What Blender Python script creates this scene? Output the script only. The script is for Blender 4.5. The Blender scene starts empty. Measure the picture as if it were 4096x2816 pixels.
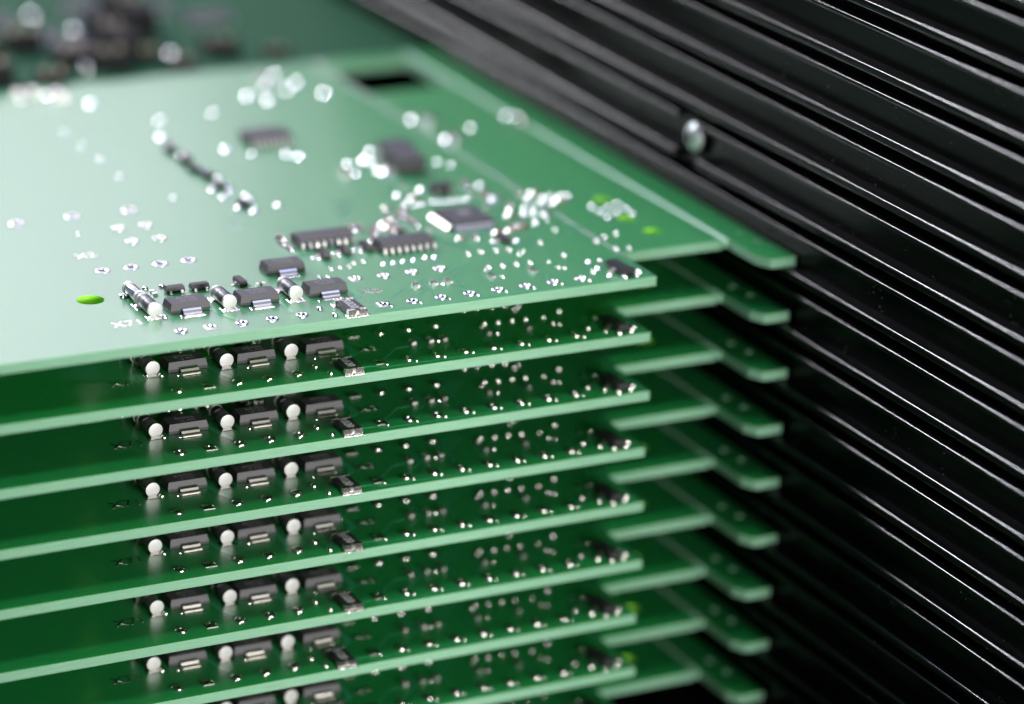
import bpy, bmesh, math, random
from mathutils import Vector, Matrix, Euler

# 1 Blender unit = 1 millimetre of the real stack
sc = bpy.context.scene
sc.unit_settings.system = 'METRIC'
sc.unit_settings.scale_length = 0.001
sc.unit_settings.length_unit = 'MILLIMETERS'
COL = sc.collection

# ------------------------------------------------------------------ camera
cam_d = bpy.data.cameras.new("camera")
cam = bpy.data.objects.new("camera", cam_d)
COL.objects.link(cam)
cam.location = (-260.416, -441.171, 174.679)
cam.rotation_euler = (1.21701, -0.0371692, -0.4746546)
cam_d.sensor_width = 36.0
cam_d.lens = 117.127
cam_d.clip_start = 5.0
cam_d.clip_end = 6000.0
cam_d.dof.use_dof = True
cam_d.dof.focus_distance = 520.5
cam_d.dof.aperture_fstop = 0.117127 / 16.8        # a 16.8 mm wide pupil
sc.camera = cam

# ------------------------------------------------------------------ world, lamps, exposure
world = bpy.data.worlds.new("World")
sc.world = world
world.use_nodes = True
bg = world.node_tree.nodes["Background"]
bg.inputs[0].default_value = (0.75, 0.9, 1.0, 1)
bg.inputs[1].default_value = 0.012


def area(name, loc, target, sx, sy, power, col):
    l = bpy.data.lights.new(name, 'AREA')
    l.shape = 'RECTANGLE'
    l.size, l.size_y = sx, sy
    l.energy = power
    l.color = col
    o = bpy.data.objects.new(name, l)
    COL.objects.link(o)
    o.location = loc
    d = Vector(target) - Vector(loc)
    o.rotation_euler = d.to_track_quat('-Z', 'Y').to_euler()
    return o


PI = math.pi
# a lamp of radiance L and area A has power L * A * pi
area("window_light", (-30, 1050, 530), (-60, 60, 0), 870, 540, 3.2 * 870 * 540 * PI, (0.97, 0.84, 1.02))
area("added_veil_light", (100, 420, 1000), (-60, 60, 0), 1500, 900, 2.4 * 1500 * 900 * PI, (0.46, 0.52, 1.0))  # added large lamp, lays a bluish veil over the top board
area("rail_highlight_fill", (-330, 700, 560), (20, -30, 0), 150, 100, 150.0 * 120 * 90 * PI, (0.93, 0.96, 1.0))  # lamp added to draw bright thin highlights along the guide rails
area("far_rail_fill", (-171, 782, 320), (20, 100, 0), 240, 150, 32.0 * 240 * 150 * PI, (0.95, 0.96, 1.0))  # second added lamp, lifts the blurred far ends of the rails
area("ceiling_light", (20, -170, 380), (-30, 0, 0), 115, 65, 35.0 * 115 * 65 * PI, (1.0, 0.99, 0.97))
area("front_light", (10, -760, 105), (-50, 0, -30), 400, 160, 43.0 * 400 * 160 * PI, (1.0, 0.98, 0.95))

sc.view_settings.view_transform = 'Standard'
sc.view_settings.look = 'None'
sc.view_settings.gamma = 1.0
sc.view_settings.exposure = 0.0
sc.cycles.use_denoising = True
sc.cycles.max_bounces = 8
sc.cycles.diffuse_bounces = 3
sc.cycles.glossy_bounces = 4
sc.cycles.transmission_bounces = 2
sc.cycles.caustics_reflective = False
sc.cycles.caustics_refractive = False
sc.cycles.sample_clamp_indirect = 4.0
sc.cycles.use_adaptive_sampling = False

# ------------------------------------------------------------------ materials


def mat(name, base, rough=0.5, metal=0.0, coat=0.0, coat_rough=0.1, ior=1.5, noise=0.0, nscale=4.0,
        bump=0.0, bscale=20.0, bdist=0.02, sss=0.0, sss_r=(1, 1, 1), sss_s=1.0, rnoise=0.0, stretch=None, spec=0.5):
    m = bpy.data.materials.new(name)
    m.use_nodes = True
    nt = m.node_tree
    b = nt.nodes["Principled BSDF"]
    b.inputs["Base Color"].default_value = (*base, 1)
    b.inputs["Roughness"].default_value = rough
    b.inputs["Metallic"].default_value = metal
    b.inputs["IOR"].default_value = ior
    b.inputs["Specular IOR Level"].default_value = spec
    b.inputs["Coat Weight"].default_value = coat
    b.inputs["Coat Roughness"].default_value = coat_rough
    if sss:
        b.inputs["Subsurface Weight"].default_value = sss
        b.inputs["Subsurface Radius"].default_value = sss_r
        b.inputs["Subsurface Scale"].default_value = sss_s
    tc = nt.nodes.new("ShaderNodeTexCoord")
    src = tc.outputs["Object"]
    if stretch:
        mp = nt.nodes.new("ShaderNodeMapping")
        mp.inputs["Scale"].default_value = stretch
        nt.links.new(src, mp.inputs["Vector"])
        src = mp.outputs["Vector"]
    if noise or rnoise:
        n = nt.nodes.new("ShaderNodeTexNoise")
        n.inputs["Scale"].default_value = nscale
        n.inputs["Detail"].default_value = 5
        nt.links.new(src, n.inputs["Vector"])
        if noise:
            mr = nt.nodes.new("ShaderNodeMapRange")
            mr.inputs["To Min"].default_value = 1 - noise
            mr.inputs["To Max"].default_value = 1 + noise
            nt.links.new(n.outputs["Fac"], mr.inputs["Value"])
            mx = nt.nodes.new("ShaderNodeVectorMath")
            mx.operation = 'SCALE'
            mx.inputs[0].default_value = base
            nt.links.new(mr.outputs[0], mx.inputs["Scale"])
            nt.links.new(mx.outputs[0], b.inputs["Base Color"])
        if rnoise:
            mr2 = nt.nodes.new("ShaderNodeMapRange")
            mr2.inputs["To Min"].default_value = max(0.02, rough - rnoise)
            mr2.inputs["To Max"].default_value = rough + rnoise
            nt.links.new(n.outputs["Fac"], mr2.inputs["Value"])
            nt.links.new(mr2.outputs[0], b.inputs["Roughness"])
    if bump:
        n2 = nt.nodes.new("ShaderNodeTexNoise")
        n2.inputs["Scale"].default_value = bscale
        n2.inputs["Detail"].default_value = 4
        nt.links.new(src, n2.inputs["Vector"])
        bp = nt.nodes.new("ShaderNodeBump")
        bp.inputs["Strength"].default_value = bump
        bp.inputs["Distance"].default_value = bdist
        nt.links.new(n2.outputs["Fac"], bp.inputs["Height"])
        nt.links.new(bp.outputs[0], b.inputs["Normal"])
    return m


M = {}
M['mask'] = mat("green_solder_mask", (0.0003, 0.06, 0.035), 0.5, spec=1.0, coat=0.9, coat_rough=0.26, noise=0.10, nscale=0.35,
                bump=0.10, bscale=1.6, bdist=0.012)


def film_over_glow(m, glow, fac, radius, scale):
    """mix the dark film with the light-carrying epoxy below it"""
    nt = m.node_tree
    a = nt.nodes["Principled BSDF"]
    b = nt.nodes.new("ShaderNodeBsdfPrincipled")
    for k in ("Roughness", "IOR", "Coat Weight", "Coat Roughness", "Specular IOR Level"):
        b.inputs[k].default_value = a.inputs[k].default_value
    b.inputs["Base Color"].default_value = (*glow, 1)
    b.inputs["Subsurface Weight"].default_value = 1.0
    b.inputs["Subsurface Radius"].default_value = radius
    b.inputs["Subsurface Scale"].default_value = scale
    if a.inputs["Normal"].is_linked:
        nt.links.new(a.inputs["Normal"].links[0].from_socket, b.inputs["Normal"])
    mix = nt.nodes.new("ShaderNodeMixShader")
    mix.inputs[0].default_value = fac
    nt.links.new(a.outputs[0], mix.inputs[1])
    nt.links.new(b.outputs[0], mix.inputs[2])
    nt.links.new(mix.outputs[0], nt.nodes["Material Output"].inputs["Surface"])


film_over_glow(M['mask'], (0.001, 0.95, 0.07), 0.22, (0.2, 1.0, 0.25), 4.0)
M['mask_no_glare'] = mat("green_mask_without_glare", (0.003, 0.06, 0.022), 0.8, spec=0.2, noise=0.2, nscale=0.3)  # darker, duller green stands in for missing glare on the far board
M['mask_trace'] = mat("green_mask_over_copper", (0.03, 0.30, 0.12), 0.3, coat=0.6, coat_rough=0.1)
M['fr4'] = mat("glass_epoxy_edge", (0.22, 0.45, 0.29), 0.55, sss=0.3, sss_r=(0.4, 1.0, 0.5), sss_s=1.2, noise=0.34, nscale=2.0, stretch=(0.10, 0.10, 4.0),
               bump=0.5, bscale=5.0, bdist=0.04)
M['fr4_hole_lit'] = mat("glass_epoxy_hole_wall_lit", (0.35, 0.85, 0.06), 0.5)  # brighter copy of the epoxy, light in the holes put into colour
M['solder'] = mat("bright_solder", (0.91, 0.89, 0.85), 0.20, metal=1.0, bump=0.5, bscale=2.5, bdist=0.08)
M['tin'] = mat("matte_tin", (0.58, 0.58, 0.57), 0.42, metal=0.45, noise=0.06, nscale=6, bump=0.15, bscale=12, bdist=0.02)
M['lead'] = mat("tinned_lead", (0.74, 0.71, 0.65), 0.28, metal=1.0)
M['epoxy'] = mat("black_epoxy", (0.052, 0.052, 0.056), 0.5, spec=0.4, noise=0.25, nscale=9, bump=0.35, bscale=22, bdist=0.02)
M['epoxy_dark'] = mat("dark_epoxy", (0.018, 0.018, 0.02), 0.45, bump=0.3, bscale=22, bdist=0.02)
M['glass'] = mat("dark_diode_glass", (0.045, 0.046, 0.05), 0.42, ior=1.8, noise=0.3, nscale=5, bump=0.2, bscale=10)
M['glass_blue'] = mat("pale_diode_glass", (0.16, 0.20, 0.26), 0.12, coat=0.8, coat_rough=0.05)
M['ceramic'] = mat("brown_ceramic", (0.30, 0.20, 0.13), 0.4)
M['print'] = mat("grey_laser_print", (0.5, 0.52, 0.5), 0.6)
M['print_dim'] = mat("dim_laser_print", (0.17, 0.175, 0.17), 0.6)
M['gold'] = mat("warm_hole_reflection", (0.75, 0.48, 0.16), 0.3, metal=1.0)  # warm metal tone stands in for light reflected in the pad holes
M['rack'] = mat("black_conductive_plastic", (0.0025, 0.003, 0.003), 0.24, ior=1.5, spec=0.08, noise=0.2, nscale=0.3,
                bump=0.05, bscale=3.0, bdist=0.02)


def add_specks(m, scale, thr, col):
    """sparse pale dust specks"""
    nt = m.node_tree
    b = nt.nodes["Principled BSDF"]
    tc = nt.nodes.new("ShaderNodeTexCoord")
    v = nt.nodes.new("ShaderNodeTexVoronoi")
    v.inputs["Scale"].default_value = scale
    nt.links.new(tc.outputs["Object"], v.inputs["Vector"])
    n = nt.nodes.new("ShaderNodeTexNoise")
    n.inputs["Scale"].default_value = scale * 0.12
    nt.links.new(tc.outputs["Object"], n.inputs["Vector"])
    mr = nt.nodes.new("ShaderNodeMapRange")
    mr.inputs["From Min"].default_value = 0.5
    mr.inputs["From Max"].default_value = 0.75
    mr.inputs["To Min"].default_value = 0.0
    mr.inputs["To Max"].default_value = thr
    nt.links.new(n.outputs["Fac"], mr.inputs["Value"])
    lt = nt.nodes.new("ShaderNodeMath")
    lt.operation = 'LESS_THAN'
    nt.links.new(v.outputs["Distance"], lt.inputs[0])
    nt.links.new(mr.outputs[0], lt.inputs[1])
    mx = nt.nodes.new("ShaderNodeMix")
    mx.data_type = 'RGBA'
    nt.links.new(lt.outputs[0], mx.inputs[0])
    if b.inputs["Base Color"].is_linked:
        nt.links.new(b.inputs["Base Color"].links[0].from_socket, mx.inputs[6])
    else:
        mx.inputs[6].default_value = b.inputs["Base Color"].default_value
    mx.inputs[7].default_value = (*col, 1)
    nt.links.new(mx.outputs[2], b.inputs["Base Color"])


add_specks(M['rack'], 1.3, 0.16, (0.35, 0.34, 0.32))
M['rack_worn'] = mat("burnished_plastic_edge", (0.006, 0.006, 0.0065), 0.15, ior=1.6, spec=0.5, bump=0.12, bscale=3.0, bdist=0.02)
M['screw'] = mat("zinc_screw", (0.75, 0.80, 0.82), 0.4, metal=0.45)
M['socket'] = mat("black_connector_plastic", (0.012, 0.013, 0.013), 0.75, spec=0.15)
M['brass'] = mat("brass_pin", (0.26, 0.23, 0.16), 0.5, metal=1.0)

# ------------------------------------------------------------------ helpers
MESH = {}


def link(name, me, parent=None, loc=(0, 0, 0), rz=0.0):
    o = bpy.data.objects.new(name, me)
    COL.objects.link(o)
    if parent is not None:
        o.parent = parent
    o.location = loc
    o.rotation_euler = (0, 0, rz)
    return o


def empty(name, loc=(0, 0, 0)):
    o = bpy.data.objects.new(name, None)
    o.empty_display_size = 5
    COL.objects.link(o)
    o.location = loc
    return o


def finish(bm, name, material, smooth=False, bevel=0.0, segs=2):
    if bevel:
        bmesh.ops.bevel(bm, geom=[e for e in bm.edges if e.is_manifold and e.calc_face_angle(0) > 0.5], offset=bevel,
                        segments=segs, profile=0.5, affect='EDGES', clamp_overlap=True)
    bmesh.ops.recalc_face_normals(bm, faces=bm.faces)
    me = bpy.data.meshes.new(name)
    bm.to_mesh(me)
    bm.free()
    me.materials.append(material)
    if smooth:
        for p in me.polygons:
            p.use_smooth = True
        try:
            me.set_sharp_from_angle(angle=math.radians(50))
        except Exception:
            pass
    return me


def bm_frustum(bm, x0, x1, y0, y1, z0, z1, inset=0.0, insety=None):
    iy = inset if insety is None else insety
    vs = [bm.verts.new(p) for p in ((x0, y0, z0), (x1, y0, z0), (x1, y1, z0), (x0, y1, z0),
                                    (x0 + inset, y0 + iy, z1), (x1 - inset, y0 + iy, z1),
                                    (x1 - inset, y1 - iy, z1), (x0 + inset, y1 - iy, z1))]
    for f in ((3, 2, 1, 0), (4, 5, 6, 7), (0, 1, 5, 4), (1, 2, 6, 5), (2, 3, 7, 6), (3, 0, 4, 7)):
        bm.faces.new([vs[i] for i in f])
    return vs


def bm_rings(bm, rings, cap0=True, cap1=True):
    """rings: list of lists of points with the same count, lofted in order"""
    vr = [[bm.verts.new(p) for p in r] for r in rings]
    n = len(vr[0])
    for a, b in zip(vr[:-1], vr[1:]):
        for i in range(n):
            bm.faces.new((a[i], a[(i + 1) % n], b[(i + 1) % n], b[i]))
    if cap0:
        bm.faces.new(list(reversed(vr[0])))
    if cap1:
        bm.faces.new(vr[-1])


def bm_profile(bm, prof, axis_from, axis_to, plane='xz'):
    """closed 2D profile extruded along the remaining axis"""
    def P(q, t):
        if plane == 'xz':
            return (q[0], t, q[1])
        if plane == 'yz':
            return (t, q[0], q[1])
        return (q[0], q[1], t)
    bm_rings(bm, [[P(q, axis_from) for q in prof], [P(q, axis_to) for q in prof]])


def rounded_rect(x0, x1, z0, z1, rads, seg=4):
    """rads: radii at (x0,z0),(x1,z0),(x1,z1),(x0,z1)"""
    cs = [((x0, z0), rads[0], PI), ((x1, z0), rads[1], 1.5 * PI), ((x1, z1), rads[2], 0.0), ((x0, z1), rads[3], 0.5 * PI)]
    sg = [(1, 1), (-1, 1), (-1, -1), (1, -1)]
    pts = []
    for ((cx, cz), r, a0), (sx, sz) in zip(cs, sg):
        if r <= 0:
            pts.append((cx, cz))
            continue
        ox, oz = cx + sx * r, cz + sz * r
        for i in range(seg + 1):
            a = a0 + 0.5 * PI * i / seg
            pts.append((ox + r * math.cos(a), oz + r * math.sin(a)))
    return pts


def strip_mesh(name, path, w, t, material):
    """sheet metal bent along a (y,z) path, width w along x, thickness t"""
    bm = bmesh.new()
    n = len(path)
    top, bot = [], []
    for i, p in enumerate(path):
        a = Vector(path[max(i - 1, 0)])
        b = Vector(path[min(i + 1, n - 1)])
        d = (b - a).normalized()
        nn = Vector((-d[1], d[0])) * (t / 2)
        top.append((p[0] + nn[0], p[1] + nn[1]))
        bot.append((p[0] - nn[0], p[1] - nn[1]))
    rings = []
    for (ty, tz), (by, bz) in zip(top, bot):
        rings.append([(-w / 2, ty, tz), (w / 2, ty, tz), (w / 2, by, bz), (-w / 2, by, bz)])
    bm_rings(bm, rings)
    return finish(bm, name, material)


def lathe(name, prof, material, seg=20, axis='z', cap=True):
    bm = bmesh.new()
    rings = []
    for r, h in prof:
        ring = []
        for i in range(seg):
            a = 2 * PI * i / seg
            if axis == 'z':
                ring.append((r * math.cos(a), r * math.sin(a), h))
            elif axis == 'y':
                ring.append((r * math.cos(a), h, r * math.sin(a)))
            else:
                ring.append((h, r * math.cos(a), r * math.sin(a)))
        rings.append(ring)
    bm_rings(bm, rings, cap, cap)
    return finish(bm, name, material, smooth=True)


def text_mesh(name, s, size, material, thick=0.02):
    c = bpy.data.curves.new(name, 'FONT')
    c.body = s
    c.size = size
    c.extrude = thick / 2
    c.resolution_u = 3
    c.align_x = 'CENTER'
    c.align_y = 'CENTER'
    o = bpy.data.objects.new(name, c)
    COL.objects.link(o)
    dg = bpy.context.evaluated_depsgraph_get()
    me = bpy.data.meshes.new_from_object(o.evaluated_get(dg))
    me.name = name
    bpy.data.objects.remove(o)
    bpy.data.curves.remove(c)
    me.materials.clear()
    me.materials.append(material)
    return me


def plate_mesh(name, outline, holes, z0, z1):
    """flat board with holes; top and bottom in solder mask, cut edges in bare glass epoxy"""
    c = bpy.data.curves.new(name, 'CURVE')
    c.dimensions = '2D'
    c.fill_mode = 'BOTH'
    c.extrude = (z1 - z0) / 2
    for pts in [outline] + holes:
        s = c.splines.new('POLY')
        s.points.add(len(pts) - 1)
        for i, p in enumerate(pts):
            s.points[i].co = (p[0], p[1], 0, 1)
        s.use_cyclic_u = True
    o = bpy.data.objects.new(name, c)
    COL.objects.link(o)
    dg = bpy.context.evaluated_depsgraph_get()
    me = bpy.data.meshes.new_from_object(o.evaluated_get(dg))
    me.name = name
    bpy.data.objects.remove(o)
    bpy.data.curves.remove(c)
    me.transform(Matrix.Translation((0, 0, (z0 + z1) / 2)))
    me.materials.clear()
    for m in (M['mask'], M['fr4'], M['fr4_hole_lit']):
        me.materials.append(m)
    xs = [p[0] for p in outline]
    hole_pts = [(sum(p[0] for p in h) / len(h), sum(p[1] for p in h) / len(h), max(abs(h[0][0] - sum(p[0] for p in h) / len(h)), 1)) for h in holes if len(h) > 8 and h[0][0] - sum(p[0] for p in h) / len(h) < 3 and len(h) not in (28, 16)]
    for p in me.polygons:
        if abs(p.normal.z) > 0.7:
            p.material_index = 0
        else:
            p.material_index = 1
            for hx, hy, hr in hole_pts:
                if (p.center.x - hx) ** 2 + (p.center.y - hy) ** 2 < (hr * 1.4) ** 2:
                    p.material_index = 2
    return me


def circle(cx, cy, r, n=24, ry=None):
    ry = ry or r
    return [(cx + r * math.cos(2 * PI * i / n), cy + ry * math.sin(2 * PI * i / n)) for i in range(n)]


def corner_round(pts, rad):
    """round chosen corners: pts = [(x, y, r)]"""
    out = []
    n = len(pts)
    for i, (x, y, r) in enumerate(pts):
        if r <= 0:
            out.append((x, y))
            continue
        p = Vector((x, y))
        a = Vector(pts[i - 1][:2]) - p
        b = Vector(pts[(i + 1) % n][:2]) - p
        ang = a.angle(b)
        d = min(r / math.tan(ang / 2), a.length * 0.49, b.length * 0.49)
        rr = d * math.tan(ang / 2)
        pa, pb = p + a.normalized() * d, p + b.normalized() * d
        c = p + (a.normalized() + b.normalized()).normalized() * (rr / math.sin(ang / 2))
        a0 = math.atan2(*(pa - c).yx)
        a1 = math.atan2(*(pb - c).yx)
        da = (a1 - a0 + PI) % (2 * PI) - PI
        for k in range(7):
            t = a0 + da * k / 6
            out.append((c.x + rr * math.cos(t), c.y + rr * math.sin(t)))
    return out


# ------------------------------------------------------------------ component meshes (z = 0 is the board's top face)
T = 1.6                      # board thickness
PX0 = -165.0                 # left end of the panel, outside the frame


def build_component_meshes():
    # --- SOT-223 power transistor: 6.5 x 3.5 body, wide tab at -y
    bm = bmesh.new()
    x, y = 3.3, 1.78
    def ring(ix, iy, z):
        return [(-x + ix, -y + iy, z), (x - ix, -y + iy, z), (x - ix, y - iy, z), (-x + ix, y - iy, z)]
    bm_rings(bm, [ring(0.05, 0.05, 0.08), ring(0.0, 0.0, 0.50), ring(0.0, 0.0, 0.58), ring(0.22, 0.28, 1.66)])
    MESH['pt_body'] = finish(bm, 'power_transistor_body', M['epoxy'], bevel=0.035, segs=1)
    MESH['pt_tab'] = strip_mesh('tab', [(-1.7, 0.72), (-2.15, 0.72), (-2.42, 0.58), (-2.6, 0.24), (-2.78, 0.13), (-3.4, 0.11)],
                                3.0, 0.26, M['lead'])
    MESH['pt_lead'] = strip_mesh('lead', [(1.7, 0.72), (2.15, 0.72), (2.42, 0.58), (2.6, 0.24), (2.78, 0.13), (3.4, 0.11)],
                                 0.72, 0.26, M['lead'])
    bm = bmesh.new()
    bm_frustum(bm, -1.75, 1.75, -3.75, -2.55, 0.0, 0.09, 0.1)
    MESH['pt_solder'] = finish(bm, 'solder_joint', M['solder'])
    MESH['pt_mark'] = text_mesh('marking', 'BCP56\n16 M4', 1.15, M['print_dim'])
    # --- cylinder diode (MELF): axis along y, 5.2 long, 2.35 thick, centre of axis at z = 1.2
    R = 1.17
    MESH['di_body'] = lathe('diode_body', [(R * 0.93, -2.15), (R * 0.96, -2.1), (R * 0.96, 2.1), (R * 0.93, 2.15)], M['glass'], 32, 'y')
    MESH['di_body_b'] = lathe('diode_body', [(R * 0.84, -2.15), (R * 0.86, -2.0), (R * 0.86, 2.0), (R * 0.84, 2.15)], M['glass_blue'], 32, 'y')
    MESH['di_cap'] = lathe('end_cap', [(R * 0.90, -0.30), (R * 0.985, -0.28), (R, -0.20), (R, 0.18), (R * 0.97, 0.22)], M['tin'], 36, 'y')
    bm = bmesh.new()
    bm_frustum(bm, -1.35, 1.35, -0.95, 0.95, 0.0, 0.07, 0.08)
    MESH['di_pad'] = finish(bm, 'solder_pad', M['solder'])
    bm = bmesh.new()
    bm_rings(bm, [[(-1.0, -0.62, 0.05), (1.0, -0.62, 0.05), (1.0, 0.1, 0.05), (-1.0, 0.1, 0.05)],
                  [(-0.62, -0.18, 0.32), (0.62, -0.18, 0.32), (0.62, 0.1, 0.32), (-0.62, 0.1, 0.32)],
                  [(-0.35, 0.0, 0.52), (0.35, 0.0, 0.52), (0.35, 0.1, 0.52), (-0.35, 0.1, 0.52)]])
    MESH['di_fillet'] = finish(bm, 'solder_joint', M['solder'], smooth=True)
    MESH['di_mark'] = text_mesh('marking', '4007', 1.0, M['print_dim'])
    # --- shunt resistor 2512: 3.1 wide (x) x 5.9 long (y) x 0.9
    bm = bmesh.new()
    bm_frustum(bm, -1.55, 1.55, -2.45, 2.45, 0.10, 0.95, 0.02)
    MESH['sr_body'] = finish(bm, 'shunt_resistor_body', M['epoxy_dark'], bevel=0.05)
    bm = bmesh.new()
    # wrap-around end with a rounded notch in the middle
    for x0, x1 in ((-1.6, -0.35), (0.35, 1.6)):
        bm_frustum(bm, x0, x1, -0.42, 0.38, 0.04, 0.99, 0.0, 0.05)
    bm_frustum(bm, -0.36, 0.36, -0.22, 0.30, 0.04, 0.80, 0.05, 0.1)
    MESH['sr_cap'] = finish(bm, 'end_cap', M['solder'], bevel=0.04)
    bm = bmesh.new()
    bm_frustum(bm, -1.85, 1.85, -0.75, 0.75, 0.0, 0.06, 0.06)
    MESH['sr_pad'] = finish(bm, 'solder_pad', M['solder'])
    MESH['sr_mark'] = text_mesh('marking', 'R020', 1.95, M['print'])
    # --- small transistor SOT-23
    bm = bmesh.new()
    x, y = 1.55, 0.7
    def ring2(ix, iy, z):
        return [(-x + ix, -y + iy, z), (x - ix, -y + iy, z), (x - ix, y - iy, z), (-x + ix, y - iy, z)]
    bm_rings(bm, [ring2(0.08, 0.08, 0.1), ring2(0, 0, 0.5), ring2(0.12, 0.16, 1.1)])
    MESH['st_body'] = finish(bm, 'small_transistor_body', M['epoxy_dark'], bevel=0.04)
    MESH['st_lead'] = strip_mesh('lead', [(-0.6, 0.5), (-0.85, 0.48), (-0.98, 0.15), (-1.4, 0.08)], 0.42, 0.13, M['lead'])
    # --- SOIC-16
    bm = bmesh.new()
    x, y = 4.95, 1.95
    def ring3(ix, iy, z):
        return [(-x + ix, -y + iy, z), (x - ix, -y + iy, z), (x - ix, y - iy, z), (-x + ix, y - iy, z)]
    bm_rings(bm, [ring3(0.12, 0.14, 0.15), ring3(0, 0, 0.8), ring3(0.2, 0.24, 1.65)])
    MESH['so_body'] = finish(bm, 'integrated_circuit_body', M['epoxy'], bevel=0.035, segs=1)
    MESH['so_lead'] = strip_mesh('lead', [(-1.9, 0.85), (-2.3, 0.83), (-2.45, 0.7), (-2.55, 0.2), (-2.7, 0.1), (-3.1, 0.09)], 0.46, 0.2, M['lead'])
    # --- quad flat package 7.4 x 7.4
    bm = bmesh.new()
    x = y = 3.9
    def ring4(i, z):
        return [(-x + i, -y + i, z), (x - i, -y + i, z), (x - i, y - i, z), (-x + i, y - i, z)]
    bm_rings(bm, [ring4(0.15, 0.12), ring4(0, 0.7), ring4(0.18, 1.4)])
    MESH['qf_body'] = finish(bm, 'flat_pack_body', M['epoxy'], bevel=0.05)
    MESH['qf_mark'] = lathe('marking', [(1.25, 0.0), (1.25, 0.01)], M['print_dim'], 24)
    MESH['qf_lead'] = strip_mesh('lead', [(-3.85, 0.7), (-4.1, 0.68), (-4.25, 0.6), (-4.7, 0.14), (-4.8, 0.08), (-5.05, 0.07)], 0.36, 0.14, M['lead'])
    # --- chip capacitor 1.6 x 0.8 (long axis y) in two colours
    bm = bmesh.new()
    bm_frustum(bm, -0.38, 0.38, -0.55, 0.55, 0.06, 0.62, 0.02)
    MESH['cc_body'] = finish(bm, 'chip_capacitor_body', M['ceramic'])
    bm = bmesh.new()
    bm_frustum(bm, -0.38, 0.38, -0.55, 0.55, 0.06, 0.42, 0.02)
    MESH['cr_body'] = finish(bm, 'chip_resistor_body', M['epoxy_dark'])
    bm = bmesh.new()
    def blob(rx, ry, cy, h):
        return [(rx * math.cos(2 * PI * q / 10), cy + ry * math.sin(2 * PI * q / 10), h) for q in range(10)]
    bm_rings(bm, [blob(0.58, 0.62, -0.12, 0.0), blob(0.50, 0.52, -0.10, 0.12), blob(0.36, 0.26, 0.04, 0.54), blob(0.26, 0.16, 0.06, 0.62)])
    MESH['cc_cap'] = finish(bm, 'end_cap', M['solder'], smooth=True)
    bm = bmesh.new()
    bm_frustum(bm, -0.42, 0.42, -0.35, 0.35, 0.0, 0.44, 0.05)
    MESH['cr_cap'] = finish(bm, 'end_cap', M['solder'], bevel=0.04)
    # --- through-hole solder pads, via dots, small blank solder pads
    MESH['pad_round'] = lathe('solder_pad', [(1.02, 0.0), (1.01, 0.08), (0.95, 0.16), (0.84, 0.20), (0.70, 0.20), (0.60, 0.14), (0.48, -0.10), (0.30, -0.24), (0.05, -0.26)],
                              M['solder'], 24)
    MESH['pin_bridge'] = None
    bm = bmesh.new()
    r_out = [(-1.0, -1.0), (1.0, -1.0), (1.0, 1.0), (-1.0, 1.0)]
    seg = 24
    sq = []
    for i in range(seg):
        a = 2 * PI * i / seg
        c, s = math.cos(a), math.sin(a)
        k = 1.0 / max(abs(c), abs(s))
        sq.append((c * k, s * k))
    rings = [[(px, py, 0.0) for px, py in sq], [(px * 0.99, py * 0.99, 0.12) for px, py in sq]]
    for r, h in ((0.80, 0.18), (0.70, 0.20), (0.60, 0.14), (0.48, -0.10), (0.30, -0.24), (0.05, -0.26)):
        rings.append([(r * math.cos(2 * PI * i / seg), r * math.sin(2 * PI * i / seg), h) for i in range(seg)])
    bm_rings(bm, rings)
    MESH['pad_square'] = finish(bm, 'solder_pad', M['solder'], smooth=True)
    MESH['pad_open'] = lathe('solder_pad', [(1.22, 0.0), (1.18, 0.05), (1.0, 0.09), (0.72, 0.09), (0.62, 0.03), (0.58, -0.2), (0.56, -0.9)],
                             M['solder'], 24)
    MESH['hole_dark'] = lathe('pad_hole', [(0.60, 0.0), (0.60, 0.012)], M['socket'], 20)
    MESH['hole_reflection'] = lathe('pad_hole', [(0.50, 0.0), (0.50, 0.02)], M['gold'], 20)
    MESH['via'] = lathe('solder_dot', [(0.34, 0.0), (0.335, 0.12), (0.29, 0.22), (0.20, 0.29), (0.10, 0.33), (0.02, 0.34)], M['solder'], 14)
    MESH['dot'] = lathe('solder_dot', [(0.66, 0.0), (0.60, 0.04), (0.26, 0.40), (0.18, 0.45), (0.05, 0.47)], M['solder'], 16)
    MESH['dot_tall'] = lathe('solder_dot', [(0.70, 0.0), (0.66, 0.18), (0.50, 0.48), (0.30, 0.66), (0.06, 0.72)], M['solder'], 16)
    MESH['blank'] = lathe('solder_pad', [(0.60, 0.0), (0.54, 0.05), (0.25, 0.35), (0.17, 0.39), (0.05, 0.40)], M['solder'], 10)
    MESH['txt_x71'] = text_mesh('silkscreen_text', 'X71', 3.1, M['solder'], 0.05)
    MESH['txt_x8'] = text_mesh('silkscreen_text', 'X8', 2.9, M['solder'], 0.05)
    MESH['txt_x2'] = text_mesh('silkscreen_text', 'X2', 2.9, M['solder'], 0.05)


build_component_meshes()


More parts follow.
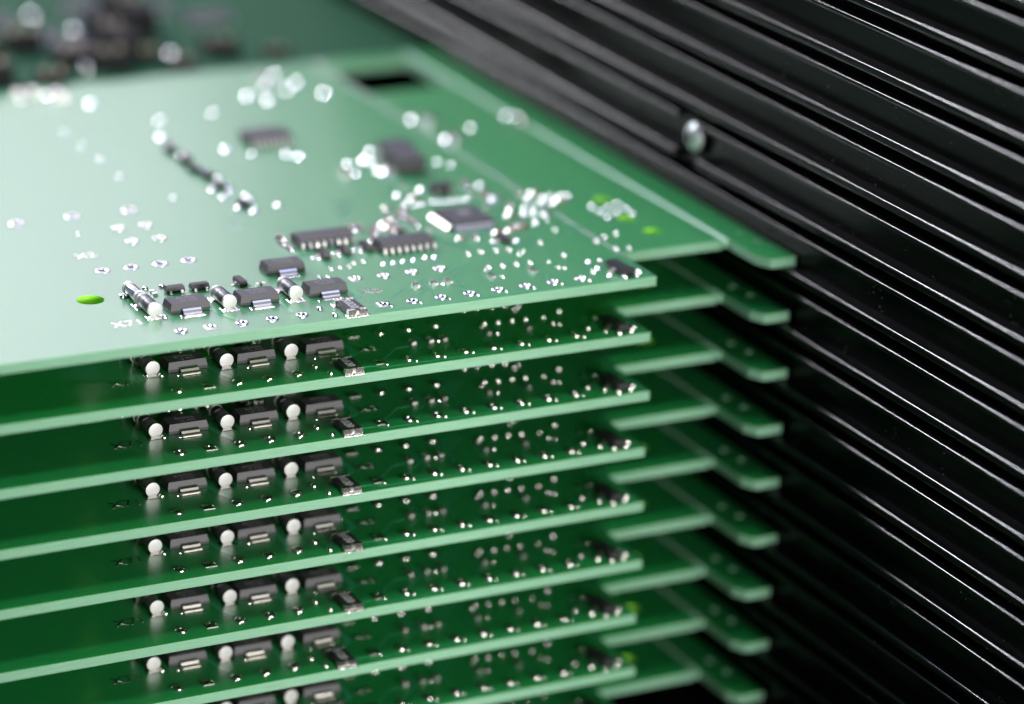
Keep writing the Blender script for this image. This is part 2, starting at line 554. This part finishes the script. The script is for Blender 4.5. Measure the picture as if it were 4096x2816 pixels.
def board_pieces(y1=138.0, cut=True):
    main_holes = [circle(-89.1, 22.1, 2.2, 32)]
    o = [(PX0, 0, 0), (-0.06, 0, 0.15), (-0.06, y1, 0), (PX0, y1, 0)]
    main = plate_mesh('substrate', corner_round(o, 0), main_holes, -T, 0)
    o = [(0.06, 12.2, 0), (19.5, 12.2, 0.5), (19.5, y1, 0), (0.06, y1, 0)]
    holes = [circle(11.1, 39.1, 1.6), circle(10.1, 28.5, 1.6), circle(10.7, 20.7, 1.6)]
    if cut:
        holes.append(corner_round([(0.8, 113.6, .8), (18.7, 113.6, .8), (18.7, 133.2, .8), (0.8, 133.2, .8)], 0.8))
    waste = plate_mesh('waste_strip', corner_round(o, 0), holes, -T, 0)
    o = [(20.7, 3.2, 0.8), (22.1, 0.5, 1.2), (26.9, 0.5, 0.4), (26.9, y1, 0), (20.7, y1, 0)]
    rail = plate_mesh('edge_rail', corner_round(o, 0), [circle(24.2, 14.4, 0.8, 16), circle(24.7, 9.4, 0.8, 16)], -T, 0)
    # score grooves between the pieces: V cut from above and below
    def groove(x0, x1, ya, yb, depth, nm, gm='fr4'):
        bm = bmesh.new()
        xm = (x0 + x1) / 2
        prof = [(x0, 0), (x0, -T), (xm, -T + depth), (x1, -T), (x1, 0), (xm, -depth)]
        bm_profile(bm, prof, ya, yb)
        return finish(bm, nm, M[gm])
    g1 = groove(-0.06, 0.06, 12.2, y1, 0.05, 'score_groove', 'mask')
    g2 = groove(19.5, 20.7, 12.2, y1, 0.42, 'score_groove')
    return main, waste, rail, g1, g2


BP = board_pieces()


def trace_mesh(pts, w=0.28, h=0.03):
    bm = bmesh.new()
    n = len(pts)
    L, Rr = [], []
    for i in range(n):
        p = Vector(pts[i])
        ds = []
        if i > 0:
            ds.append((p - Vector(pts[i - 1])).normalized())
        if i < n - 1:
            ds.append((Vector(pts[i + 1]) - p).normalized())
        d = sum(ds, Vector((0, 0))).normalized()
        nn = Vector((-d.y, d.x))
        k = 1.0 / max(0.5, nn.dot(Vector((-ds[0].y, ds[0].x))))
        L.append(p + nn * w / 2 * k)
        Rr.append(p - nn * w / 2 * k)
    vt = [(bm.verts.new((a.x, a.y, h)), bm.verts.new((b.x, b.y, h)), bm.verts.new((b.x, b.y, -0.01)), bm.verts.new((a.x, a.y, -0.01))) for a, b in zip(L, Rr)]
    for a, b in zip(vt[:-1], vt[1:]):
        for i in range(4):
            bm.faces.new((a[i], a[(i + 1) % 4], b[(i + 1) % 4], b[i]))
    bm.faces.new(vt[0][::-1])
    bm.faces.new(vt[-1])
    return finish(bm, 'trace', M['mask_trace'])


# builders: each returns the part object (sub-parts are its children)
def sub(parent, mesh, loc=(0, 0, 0), rz=0.0, name=None):
    return link(name or MESH[mesh].name.split('.')[0], MESH[mesh], parent, loc, rz)


def power_transistor(root, x, y, rz=0.0):
    b = link('power_transistor', MESH['pt_body'], root, (x, y, 0), rz)
    sub(b, 'pt_tab', name='tab')
    for i in (-1, 0, 1):
        sub(b, 'pt_lead', (2.3 * i, 0, 0), name='lead')
    sub(b, 'pt_solder', name='solder_joint')
    sub(b, 'pt_mark', (0.1, 0.0, 1.665), name='marking')
    return b


def diode(root, x, y, blue=False, mark=True):
    b = link('cylinder_diode', MESH['di_body_b' if blue else 'di_body'], root, (x, y, 1.2))
    c1 = sub(b, 'di_cap', (0, -2.35, 0), name='end_cap')
    c2 = sub(b, 'di_cap', (0, 2.35, 0), PI, name='end_cap')
    sub(b, 'di_pad', (0, -2.5, -1.2), name='solder_pad')
    sub(b, 'di_pad', (0, 2.5, -1.2), name='solder_pad')
    sub(b, 'di_fillet', (0, -2.6, -1.2), name='solder_joint')
    if mark:
        m = sub(b, 'di_mark', (-0.75, 0.2, 0.86), name='marking')
        m.rotation_euler = (0, -0.72, -PI / 2)
    return b


def shunt(root, x, y):
    b = link('shunt_resistor', MESH['sr_body'], root, (x, y, 0))
    sub(b, 'sr_cap', (0, -2.45, 0), name='end_cap')
    sub(b, 'sr_cap', (0, 2.45, 0), PI, name='end_cap')
    sub(b, 'sr_pad', (0, -2.75, 0), name='solder_pad')
    sub(b, 'sr_pad', (0, 2.75, 0), name='solder_pad')
    sub(b, 'sr_mark', (0, 0.2, 0.955), -PI / 2, name='marking')
    return b


def small_transistor(root, x, y, rz=0.0):
    b = link('small_transistor', MESH['st_body'], root, (x, y, 0), rz)
    for lx, r in ((-0.95, 0), (0.95, 0), (0, PI)):
        sub(b, 'st_lead', (lx, 0, 0), r, name='lead')
    return b


def soic(root, x, y, n=8, rz=0.0, sx=1.0, pitch=1.27):
    b = link('integrated_circuit', MESH['so_body'], root, (x, y, 0), rz)
    b.scale = (sx, 1, 1)
    for i in range(n):
        lx = (i - (n - 1) / 2) * pitch
        for r in (0, PI):
            l = sub(b, 'so_lead', (lx / sx, 0, 0), r, name='lead')
            l.scale = (1 / sx, 1, 1)
    return b


def qfp(root, x, y, n=14, pitch=0.52):
    b = link('flat_pack_chip', MESH['qf_body'], root, (x, y, 0))
    for s in range(4):
        for i in range(n):
            off = Vector(((i - (n - 1) / 2) * pitch, 0, 0))
            off.rotate(Euler((0, 0, s * PI / 2)))
            sub(b, 'qf_lead', off, s * PI / 2, name='lead')
    sub(b, 'qf_mark', (0.4, 0.6, 1.40), name='marking')
    return b


def chip(root, x, y, rz=0.0, cap=True, s=1.0):
    b = link('chip_capacitor' if cap else 'chip_resistor', MESH['cc_body' if cap else 'cr_body'], root, (x, y, 0), rz)
    b.scale = (s, s, s)
    k = 'cc_cap' if cap else 'cr_cap'
    sub(b, k, (0, -0.62, 0), name='end_cap')
    sub(b, k, (0, 0.62, 0), PI, name='end_cap')
    return b


def pad(root, kind, x, y, rz=0.0, s=1.0):
    if y > 50 and kind in ('dot', 'blank') and x > -57:
        s *= 0.8
    elif y > 50 and kind in ('dot', 'blank'):
        s *= 0.55
    nm = {'via': 'solder_dot', 'dot': 'solder_dot', 'dot_tall': 'solder_dot'}.get(kind, 'solder_pad')
    o = link(nm, MESH[kind], root, (x, y, 0), rz)
    if s != 1.0:
        o.scale = (s, s, s)
    if kind in ('pad_round', 'pad_square') and y > 3 and x > -57:
        h = sub(o, 'hole_dark', (0, 0, 0.0), name='pad_hole')
        h.scale = (0.85, 0.85, 1)
    if kind == 'pad_open':
        sub(o, 'hole_dark', (0, 0, -0.05), name='pad_hole')
    return o


def front_parts(root):
    """everything within the front 27 mm of the board: seen on every board of the stack"""
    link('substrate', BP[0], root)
    link('waste_strip', BP[1], root)
    link('edge_rail', BP[2], root)
    link('score_groove', BP[3], root)
    link('score_groove', BP[4], root)
    diode(root, -82.7, 13.55)
    diode(root, -82.7, 19.6, blue=True, mark=False)
    diode(root, -70.6, 12.8)
    diode(root, -59.3, 12.9)
    power_transistor(root, -76.75, 12.9)
    power_transistor(root, -65.3, 12.4)
    power_transistor(root, -53.55, 12.4)
    power_transistor(root, -55.6, 24.4)
    shunt(root, -53.2, 3.25)
    small_transistor(root, -75.6, 20.8)
    small_transistor(root, -71.5, 20.6)
    small_transistor(root, -64.6, 20.4, PI / 2)
    chip(root, -79.0, 21.2, 0.0, False)
    chip(root, -61.6, 19.2, PI / 2, False, 0.8)
    for x, y in ((-66.2, 17.3), (-68.3, 17.2), (-63.0, 16.9)):
        pad(root, 'via', x, y)
    for x in (-81.3, -76.4, -71.25, -66.2, -61.2):
        p = pad(root, 'pad_square' if x == -76.4 else 'pad_round', x, 3.75)
        sub(p, 'hole_reflection', (0, 0, -0.06), name='pad_hole')  # warm disc painted in as the reflection inside the pad
    pad(root, 'pad_square', -47.3, 3.6)
    for i in range(1, 8):
        pad(root, 'pad_round', -47.4 + 5.02 * i, 3.35)
    pad(root, 'pad_square', -46.3, 16.3)
    for i in range(1, 4):
        pad(root, 'pad_round', -46.4 + 4.98 * i, 16.1)
    for x, y in ((-57.6, 5.2), (-56.6, 1.6), (-81.4, 10.4), (-84.0, 21.5), (-79.4, 23.7), (-76.6, 23.7)):
        pad(root, 'via', x, y, 0, 1.5)
    # chip resistors behind the right-hand connector pads
    for x, y in ((-38.8, 9.6), (-35.6, 9.7), (-33.0, 9.7), (-25.4, 9.4), (-17.9, 9.3)):
        chip(root, x, y, 0, False, 1.0)
    for q in range(8):
        pad(root, 'via', -46.6 + 5.02 * q, 1.95 if q else 2.2, 0, 0.8)
    for q, (x, y) in enumerate(((-71.9, 2.6), (-66.9, 2.5), (-61.8, 2.6), (-66.0, 14.0), (-79.0, 9.6), (-67.6, 8.9), (-56.2, 8.6), (-49.8, 12.6), (-50.3, 14.8))):
        pad(root, 'via', x, y, 0, 0.7 + 0.2 * (q % 3))
    for x, y in ((-34.4, 8.8), (-23.9, 8.4), (-24.9, 12.4), (-13.2, 9.5), (-12.4, 8.7), (-8.9, 5.3), (-14.8, 18.7), (-16.1, 17.7), (-13.4, 12.4)):
        pad(root, 'via', x, y)
    for x, y in ((-23.8, 13.5), (-21.4, 13.2), (-18.9, 13.1), (-16.5, 12.9), (-9.5, 14.3), (-24.0, 20.6), (-21.5, 20.8), (-18.8, 20.7), (-16.6, 20.2)):
        pad(root, 'via', x, y, 0, 1.35)
    # corner: small coil with its pads
    link_corner(root)
    t = link('silkscreen_text', MESH['txt_x71'], root, (-87.6, 9.75, 0.02))
    t = link('silkscreen_text', MESH['txt_x8'], root, (-46.5, 9.9, 0.02))
    for me in TRACES:
        link('trace', me, root)


def link_corner(root):
    b = small_transistor(root, -4.6, 4.2, PI / 2 + 0.05)
    b.scale = (1.9, 1.5, 1.25)
    for x, y in ((-7.0, 10.2), (-7.2, 6.7), (-7.0, 2.9)):
        pad(root, 'blank', x, y, 0.0, 0.9)
    for x, y in ((-3.4, 8.2), (-2.6, 6.1), (-2.3, 4.3), (-1.8, 2.8), (-3.0, 1.5), (-5.3, 1.2), (-9.0, 5.2), (-5.2, 9.6)):
        pad(root, 'via', x, y, 0, 1.5)


TR = [
    [(-46.0, 4.7), (-42.2, 8.5), (-39.9, 8.5)],
    [(-41.6, 4.4), (-37.6, 8.0), (-37.6, 11.4), (-36.4, 12.6)],
    [(-37.4, 4.6), (-37.4, 6.3), (-37.0, 6.8), (-37.0, 10.7), (-35.9, 11.8)],
    [(-32.4, 4.4), (-32.4, 6.4), (-31.6, 7.4), (-31.6, 10.3), (-27.0, 14.9)],
    [(-31.6, 11.5), (-27.6, 15.5)],
    [(-31.9, 12.8), (-28.1, 16.5)],
    [(-27.4, 4.4), (-27.4, 6.8), (-26.5, 7.6), (-26.5, 11.4)],
    [(-17.4, 4.4), (-17.2, 6.1), (-16.4, 7.2), (-16.6, 10.1)],
    [(-22.3, 2.6), (-24.5, 1.0)],
    [(-41.5, 17.2), (-38.5, 20.2)],
    [(-51.2, 2.6), (-48.8, 2.4), (-47.8, 1.4), (-22.8, 1.1)],
    [(-6.9, 5.0), (-8.6, 6.4), (-8.6, 9.0)],
]
TRACES = [trace_mesh(t) for t in TR]
rt = random.Random(11)
REAR_TRACES = []
for bx, by, n, ln in ((-44.5, 25.2, 4, 3.2), (-36.0, 18.6, 4, 2.2), (-24.5, 25.0, 6, 5.0), (-12.0, 20.5, 5, 4.5), (-9.0, 33.0, 6, 6.0), (-25.5, 30.0, 3, 3.0),
                     (-3.0, 24.0, 4, 5.0), (-22.0, 55.0, 5, 8.0), (-36.0, 45.0, 5, 9.0), (-55.0, 45.0, 4, 9.0), (-8.0, 12.0, 3, 3.0), (-50.0, 29.0, 3, 2.6)):
    sgn = rt.choice((-1, 1))
    for i in range(n):
        x0, y0 = bx + i * 0.62, by + i * 0.25 * sgn
        a, b_ = rt.uniform(0.25, 0.4) * ln, rt.uniform(0.9, 1.1) * ln
        REAR_TRACES.append(trace_mesh([(x0, y0), (x0, y0 + a), (x0 + sgn * a, y0 + 2 * a), (x0 + sgn * a, y0 + 2 * a + b_ * 0.6)], 0.2, 0.025))
TRACES.append(trace_mesh([(-49.2, 15.4), (-49.2, 9.0), (-50.3, 7.9)], 1.1))
TRACES.append(trace_mesh([(-61.8, 16.5), (-61.8, 10.5), (-62.4, 5.2)], 0.9))
TRACES.append(trace_mesh([(-73.2, 12.0), (-72.6, 8.4), (-71.4, 5.2)], 0.9))


def rear_parts(root):
    """parts farther back, seen on the topmost board only"""
    for x in (-82.4, -77.5, -72.5, -67.6):
        pad(root, 'pad_open', x, 34.5)
    for x, y in ((-87.1, 62.4), (-77.2, 62.5), (-67.1, 62.4)):
        pad(root, 'pad_open', x, y)
    for x, y in ((-72.4, 53.8), (-67.6, 53.7), (-72.7, 46.6), (-67.9, 46.5)):
        pad(root, 'pad_round', x, y)
    pad(root, 'dot', -79.5, 53.0)
    link('silkscreen_text', MESH['txt_x2'], root, (-82.4, 42.3, 0.02))
    for me in REAR_TRACES:
        link('trace', me, root)
    # two long chips and the small parts round them
    soic(root, -43.7, 35.3)
    soic(root, -32.2, 28.2)
    for x, y, r in ((-46.6, 28.3, PI / 2), (-42.6, 29.0, PI / 2), (-38.4, 29.4, PI / 2)):
        small_transistor(root, x, y, r)
    for x, y in ((-48.4, 28.2), (-47.6, 27.2), (-44.4, 29.0), (-43.7, 28.0), (-40.4, 29.5), (-39.6, 28.4)):
        pad(root, 'blank', x, y, 0, 0.6)
    for i, (x, y) in enumerate(((-38.9, 21.2), (-37.2, 21.1), (-35.4, 21.2), (-33.5, 21.2), (-31.2, 21.6), (-29.6, 21.4))):
        pad(root, 'dot', x, y, 0, 0.75)
    for x, y in ((-48.1, 21.9), (-46.5, 22.0), (-44.9, 21.9), (-50.2, 18.6), (-51.5, 18.9), (-43.4, 23.2), (-41.6, 23.6)):
        pad(root, 'via', x, y)
    chip(root, -49.4, 39.2, 0.4, True)
    chip(root, -50.4, 36.5, 0.0, True)
    chip(root, -50.2, 33.6, 0.0, True)
    chip(root, -36.4, 39.4, 0.0, True, 1.2)
    chip(root, -35.0, 39.4, 0.0, False, 1.3)
    for x, y in ((-33.6, 36.6), (-32.4, 38.4), (-31.0, 34.6), (-34.8, 34.0)):
        chip(root, x, y, 0.0, True)
    for x, y in ((-29.9, 39.7), (-30.0, 37.6), (-29.8, 35.4)):
        chip(root, x, y, PI / 2, True, 1.1)
    pad(root, 'dot', -28.5, 38.5)
    # flat pack and what stands round it
    qfp(root, -16.9, 36.9)
    for x, y in ((-22.1, 48.4), (-20.6, 47.9), (-19.4, 47.4), (-16.9, 48.0), (-15.5, 47.7), (-14.1, 47.4), (-12.4, 47.5), (-10.8, 47.3)):
        pad(root, 'blank', x, y, PI / 2, 0.8)
    for x, y in ((-25.7, 42.8), (-25.4, 40.3), (-25.3, 38.1), (-24.6, 44.6)):
        chip(root, x, y, 0.0, True, 1.1)
    rq = random.Random(21)
    for x, y in ((-27.6, 44.5), (-27.8, 41.2), (-23.6, 45.4), (-21.6, 50.6), (-19.2, 50.9), (-9.0, 49.4), (-6.2, 50.0), (-4.4, 47.0), (-9.4, 42.0), (-8.0, 36.4),
                 (-5.6, 41.6), (-11.8, 29.0), (-21.4, 28.4), (-19.0, 28.2), (-7.4, 33.0), (-1.2, 46.4), (1.6, 46.0), (4.0, 41.0), (-27.6, 33.0), (-35.8, 32.0),
                 (-26.0, 47.6), (-24.2, 34.6), (-3.0, 33.2), (-0.6, 37.0), (-12.6, 55.8), (-9.6, 57.2), (-17.8, 58.0)):
        chip(root, x, y, rq.choice((0, PI / 2)), rq.random() < 0.5, rq.uniform(0.7, 0.95))
    small_transistor(root, -13.4, 52.8).scale = (1.2, 1.6, 1.5)
    pad(root, 'blank', -15.9, 55.0, 0, 1.6)
    chip(root, -7.6, 54.6, 0, True, 1.3)
    pad(root, 'dot', -5.0, 53.8, 0, 1.2)
    pad(root, 'blank', -6.6, 45.5, 0, 1.6)
    chip(root, -7.4, 46.8, 0, True, 1.2)
    pad(root, 'dot', -6.9, 38.8)
    chip(root, -9.3, 30.2, PI / 2, True, 1.1)
    chip(root, -10.6, 30.4, 0, True, 1.0)
    chip(root, -14.2, 28.9, PI / 2, True, 0.9)
    small_transistor(root, -15.4, 24.9, PI / 2)
    pad(root, 'blank', -17.0, 25.1, 0, 0.8)
    pad(root, 'dot', -13.1, 24.1, 0, 0.8)
    for x, y in ((-0.8, 43.2), (2.0, 43.3), (5.6, 43.6), (6.7, 42.8), (2.2, 40.1), (-3.6, 39.5), (-5.4, 36.3), (-2.4, 38.3), (-3.8, 35.7),
                 (-2.2, 35.1), (-5.6, 31.4), (3.6, 43.9), (0.4, 41.0)):
        pad(root, 'blank', x, y, 0, 1.0)
    for x, y in ((7.7, 36.0), (7.6, 32.9), (10.2, 34.7), (7.5, 29.9), (12.7, 36.1), (10.1, 31.4), (12.7, 33.0), (12.4, 30.0)):
        pad(root, 'dot', x, y, 0, 0.9)
    for x, y in ((-4.6, 26.8), (-0.9, 19.0), (1.6, 20.7), (4.3, 21.6), (0.4, 14.5), (2.6, 13.9), (-10.0, 21.8)):
        pad(root, 'via', x, y, 0, 1.3)
    # tall packages in the blurred middle distance
    for x, y, s in ((-21.4, 73.4, 1.5), (-22.4, 67.5, 1.3), (-17.7, 74.1, 2.2), (-17.0, 72.6, 1.6), (-14.4, 79.0, 1.6), (-14.6, 71.8, 1.2),
                    (-17.4, 66.4, 2.2), (-18.2, 67.4, 1.6), (-6.0, 68.8, 1.2), (-4.6, 66.0, 1.2), (-21.2, 53.4, 1.3)):
        pad(root, 'blank', x, y, 0, s)
    chip(root, -24.4, 67.8, 0.0, False, 1.8)
    pad(root, 'blank', 1.4, 94.5, 0, 1.9)
    chip(root, 4.0, 92.5, 0, False, 2.2)
    chip(root, 3.4, 81.0, 0, False, 2.0)
    pad(root, 'dot', 1.5, 80.4, 0, 1.7)
    pad(root, 'dot', 9.2, 85.7, 0, 1.4)
    # row of small parts running away to the left
    for x, y, r, c in ((-48.4, 90.6, 0.2, False), (-48.3, 84.0, 0.3, False), (-48.7, 78.6, 0.2, False), (-48.3, 68.4, 0.1, False),
                       (-48.2, 57.6, 0.2, False), (-47.9, 74.4, 0.2, False)):
        o = link('chip_resistor', MESH['cr_body'], root, (x, y, 0), r)
        o.scale = (2.2, 2.0, 2.4)
        pad(root, 'dot', x + 1.0, y - 2.6, 0, 1.0)
        pad(root, 'dot', x + 0.6, y + 2.5, 0, 0.9)
    for x, y in ((-46.9, 95.2), (-46.4, 88.0)):
        chip(root, x, y, 0.2, True, 0.9)
    for x, y, s in ((-46.5, 99.8, 1.7), (-47.1, 78.9, 1.5), (-46.2, 73.8, 1.0), (-46.4, 69.2, 1.5), (-49.6, 68.0, 1.2), (-49.5, 63.4, 1.2), (-45.6, 62.7, 1.2),
                    (-46.0, 59.6, 1.3), (-49.4, 57.1, 1.3), (-48.0, 53.9, 1.3)):
        pad(root, 'blank', x, y, 0, s)
    soic(root, -29.8, 91.6, 7).scale = (0.86, 1.2, 1.15)
    for x, y, s in ((-38.3, 89.0, 1.7), (-35.1, 84.6, 1.2), (-29.2, 82.6, 1.5), (-27.6, 80.4, 1.7)):
        pad(root, 'blank', x, y, 0, s)
    # soldered row near the far edge
    for x, y, s in ((-50.6, 124.4, 2.0), (-62.1, 131.0, 1.5), (-55.9, 133.0, 1.8), (-21.2, 119.2, 1.9), (-18.7, 115.0, 1.9), (-8.7, 124.6, 1.8), (-6.6, 116.2, 2.0),
                    (-12.5, 120.5, 1.6), (-10.5, 131.0, 1.6), (-15.5, 124.5, 1.5)):
        pad(root, 'blank', x, y, 0, s)
    for x, y in ((-61.6, 100.1), (-61.5, 90.8), (-61.8, 80.4), (-61.7, 108.6), (-42.7, 109.9), (-31.7, 111.2), (-57.6, 66.0), (-42.7, 55.8)):
        pad(root, 'dot', x, y, 0, 1.1)
    chip(root, -55.4, 130.0, 0, False, 2.6)
    chip(root, -60.5, 134.0, PI / 2, False, 2.4)
    chip(root, -14.5, 127.5, 0, False, 2.4)
    # bright solder on the rail
    pad(root, 'dot_tall', 20.1, 87.5, 0, 1.7)
    pad(root, 'blank', 19.2, 90.8, 0, 1.8)


def thing(o, label, cat, group=None):
    o['label'] = label
    o['category'] = cat
    if group:
        o['group'] = group
    return o


# ------------------------------------------------------------------ the stack
OFFS = [(-0.05, -0.25, 0.0), (-0.39, 0.11, 0.25), (-0.16, -0.30, 0.10), (-0.44, -0.2, 0.12), (0.06, 0.15, 0.14), (0.2, -0.2, -0.25), (-0.39, -0.15, -0.17), (0.0, -0.19, -0.15), (-0.2, 0.0, -0.1)]
LABELS = [
    "topmost green circuit board of the stack, its whole component side in view",
    "second green board from the top, right under the fully visible one",
    "third green board from the top of the stack, X71 marking beside its left diode",
    "fourth green board from the top, between the third and fifth boards",
    "fifth green board from the top, in the middle of the visible stack",
    "sixth green board from the top, fourth from the bottom of the picture",
    "seventh green board from the top, third from the bottom of the picture",
    "eighth green board from the top, its edge crossing the bottom of the picture",
    "lowest green board in view, only its right end and a few parts showing",
]
rnd = random.Random(4)
top = empty('circuit_board', OFFS[0])
thing(top, LABELS[0], 'circuit board', 'green circuit boards stacked in the rack')
front_parts(top)
n_front = list(top.children)
JIT = {'cylinder_diode', 'power_transistor', 'shunt_resistor', 'small_transistor', 'chip_resistor'}


def copy_tree(o, parent, jitter=False):
    c = o.copy()
    COL.objects.link(c)
    c.parent = parent
    if jitter and o.name.split('.')[0] in JIT:
        c.location.x += rnd.uniform(-0.22, 0.22)
        c.location.y += rnd.uniform(-0.18, 0.18)
        c.rotation_euler.z += rnd.uniform(-0.02, 0.02)
    for ch in o.children:
        copy_tree(ch, c)
    return c


for k in range(1, 9):
    dx, dy, dz = OFFS[k]
    r = empty('circuit_board', (dx, dy, -10.0 * k + dz))
    r.rotation_euler = (0, 0, rnd.uniform(-0.001, 0.001))
    thing(r, LABELS[k], 'circuit board', 'green circuit boards stacked in the rack')
    for ch in n_front:
        copy_tree(ch, r, True)
rear_parts(top)


def block_chip(root, x, y, w, d, h, n):
    bm = bmesh.new()
    bm_frustum(bm, -w / 2, w / 2, -d / 2, d / 2, 0.12, h, 0.18)
    b = link('integrated_circuit', finish(bm, 'integrated_circuit_body', M['epoxy'], bevel=0.06, segs=1), root, (x, y, 0))
    for i in range(n):
        for sx in (-1, 1):
            l = sub(b, 'st_lead', (sx * (w / 2 - 0.65), (i - (n - 1) / 2) * 1.27, 0), sx * PI / 2, name='lead')
            l.scale = (1.0, 1.1, 1.2)
    return b


block_chip(top, -13.2, 68.2, 5.6, 7.6, 2.9, 5)
block_chip(top, -10.4, 77.0, 5.6, 5.0, 1.8, 3)

# ------------------------------------------------------------------ the panel behind the top one
far = empty('circuit_board', (0, 139.2, -0.4))
thing(far, "blurred green circuit board behind the topmost one, crowded with dark tall parts", 'circuit board')
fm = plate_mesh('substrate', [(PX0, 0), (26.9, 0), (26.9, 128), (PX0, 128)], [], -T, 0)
fm.materials[0] = M['mask_no_glare']
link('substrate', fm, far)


def box_part(name, root, x, y, w, d, h, m, bevel=0.3, rz=0.0):
    bm = bmesh.new()
    bm_frustum(bm, -w / 2, w / 2, -d / 2, d / 2, 0, h, 0.15)
    o = link(name, finish(bm, name, m, bevel=bevel), root, (x, y, 0), rz)
    return o


for x, y, w, d, h in ((-63, 6, 7, 6, 4), (-52, 3, 6, 4, 2), (-33, 22, 5, 20, 5), (-24, 36, 6, 18, 6), (-50, 26, 7, 4, 4), (-74, 12, 5, 8, 6), (-38, 9, 7, 6, 3.5),
                      (-25, 5, 6, 4, 1.5), (-14, 12, 7, 6, 2.5), (-4, 7, 5, 4, 1.2), (-44, 14, 6, 6, 3), (-29, 12, 4, 4, 2), (-60, 18, 5, 4, 5)):
    s = box_part('connector', far, x, y, w, d, h, M['socket'])
    for q in (-1, 1):
        bm = bmesh.new()
        bm_frustum(bm, -0.5, 0.5, -0.5, 0.5, 0, 0.8, 0.1)
        link('pin', finish(bm, 'pin', M['brass']), s, (q * w * 0.25, 0, h))
for x, y, s in ((-58.5, 20, 2.0), (-36, 34, 2.2), (-61, 44, 2.0), (-43, 9, 1.8), (-20, 36, 2.0),
                (-57, 60, 2.6), (-52, 60, 2.6), (-47, 60, 2.6), (-40, 48, 2.2), (-10, 18, 2.0), (-24, 12, 2.0), (-56, 34, 2.0)):
    o = link('solder_dot', MESH['dot_tall'], far, (x, y, 0))
    o.scale = (s, s, s)
for x, y in ((-40, 24), (-45, 34), (-28, 52), (-16, 46), (-7, 36), (-50, 46)):
    o = soic(far, x, y, 8)

# ------------------------------------------------------------------ the black rack
rack = empty('magazine_rack', (24.45, 0, -1.68))
thing(rack, "black grooved plastic side wall of the rack that holds the boards", 'rack')
bm = bmesh.new()
bm_frustum(bm, 2.75, 6.0, -190, 194, -112, 66)
link('side_wall', finish(bm, 'side_wall', M['rack']), rack)


def rail_mesh(gap_a=None, gap_b=None):
    bm = bmesh.new()
    fa = rounded_rect(0.0, 2.9, -1.35, 0.0, (0.15, 0, 0, 0.34), 6)
    fb = rounded_rect(0.05, 2.9, -4.25, -3.45, (0.15, 0, 0, 0.26), 6)
    for prof, gap in ((fa, gap_a), (fb, gap_b)):
        spans = [(-190, 194)] if not gap else [(-190, gap[0]), (gap[1], 194)]
        for a, b in spans:
            bm_profile(bm, prof, a, b)
    me = finish(bm, 'guide_rail', M['rack'], smooth=True)
    me.materials.append(M['rack_worn'])
    for p in me.polygons:
        if abs(p.normal.x) > 0.12 and abs(p.normal.z) > 0.12:
            p.material_index = 1
    return me


plain = rail_mesh()
up = rail_mesh(gap_b=(30.4, 37.8))
low = rail_mesh(gap_a=(30.4, 37.8))
for n in range(-10, 7):
    me = plain
    if n == 2:
        me = up
    if n == 1:
        me = low
    link('guide_rail', me, rack, (0, 0, 10.0 * n))
# screw in a round recess between two guides
sb = lathe('screw_boss', [(3.6, 2.9), (3.5, 1.9), (3.2, 1.75), (2.7, 1.75), (2.6, 2.2)], M['rack'], 32, 'x', cap=False)
link('screw_boss', sb, rack, (0, 34.1, 12.88))
sm = lathe('screw', [(2.5, 2.7), (2.5, 1.7), (2.3, 1.3), (1.5, 0.8), (0.7, 0.6), (0.05, 0.55)], M['screw'], 28, 'x')
scr = link('screw', sm, rack, (0, 34.1, 12.88))
bm = bmesh.new()
bm_frustum(bm, 0.40, 0.6, -1.2, 1.2, -0.2, 0.2)
bm_frustum(bm, 0.40, 0.6, -0.2, 0.2, -1.2, 1.2)
link('drive_slot', finish(bm, 'drive_slot', M['socket']), scr)
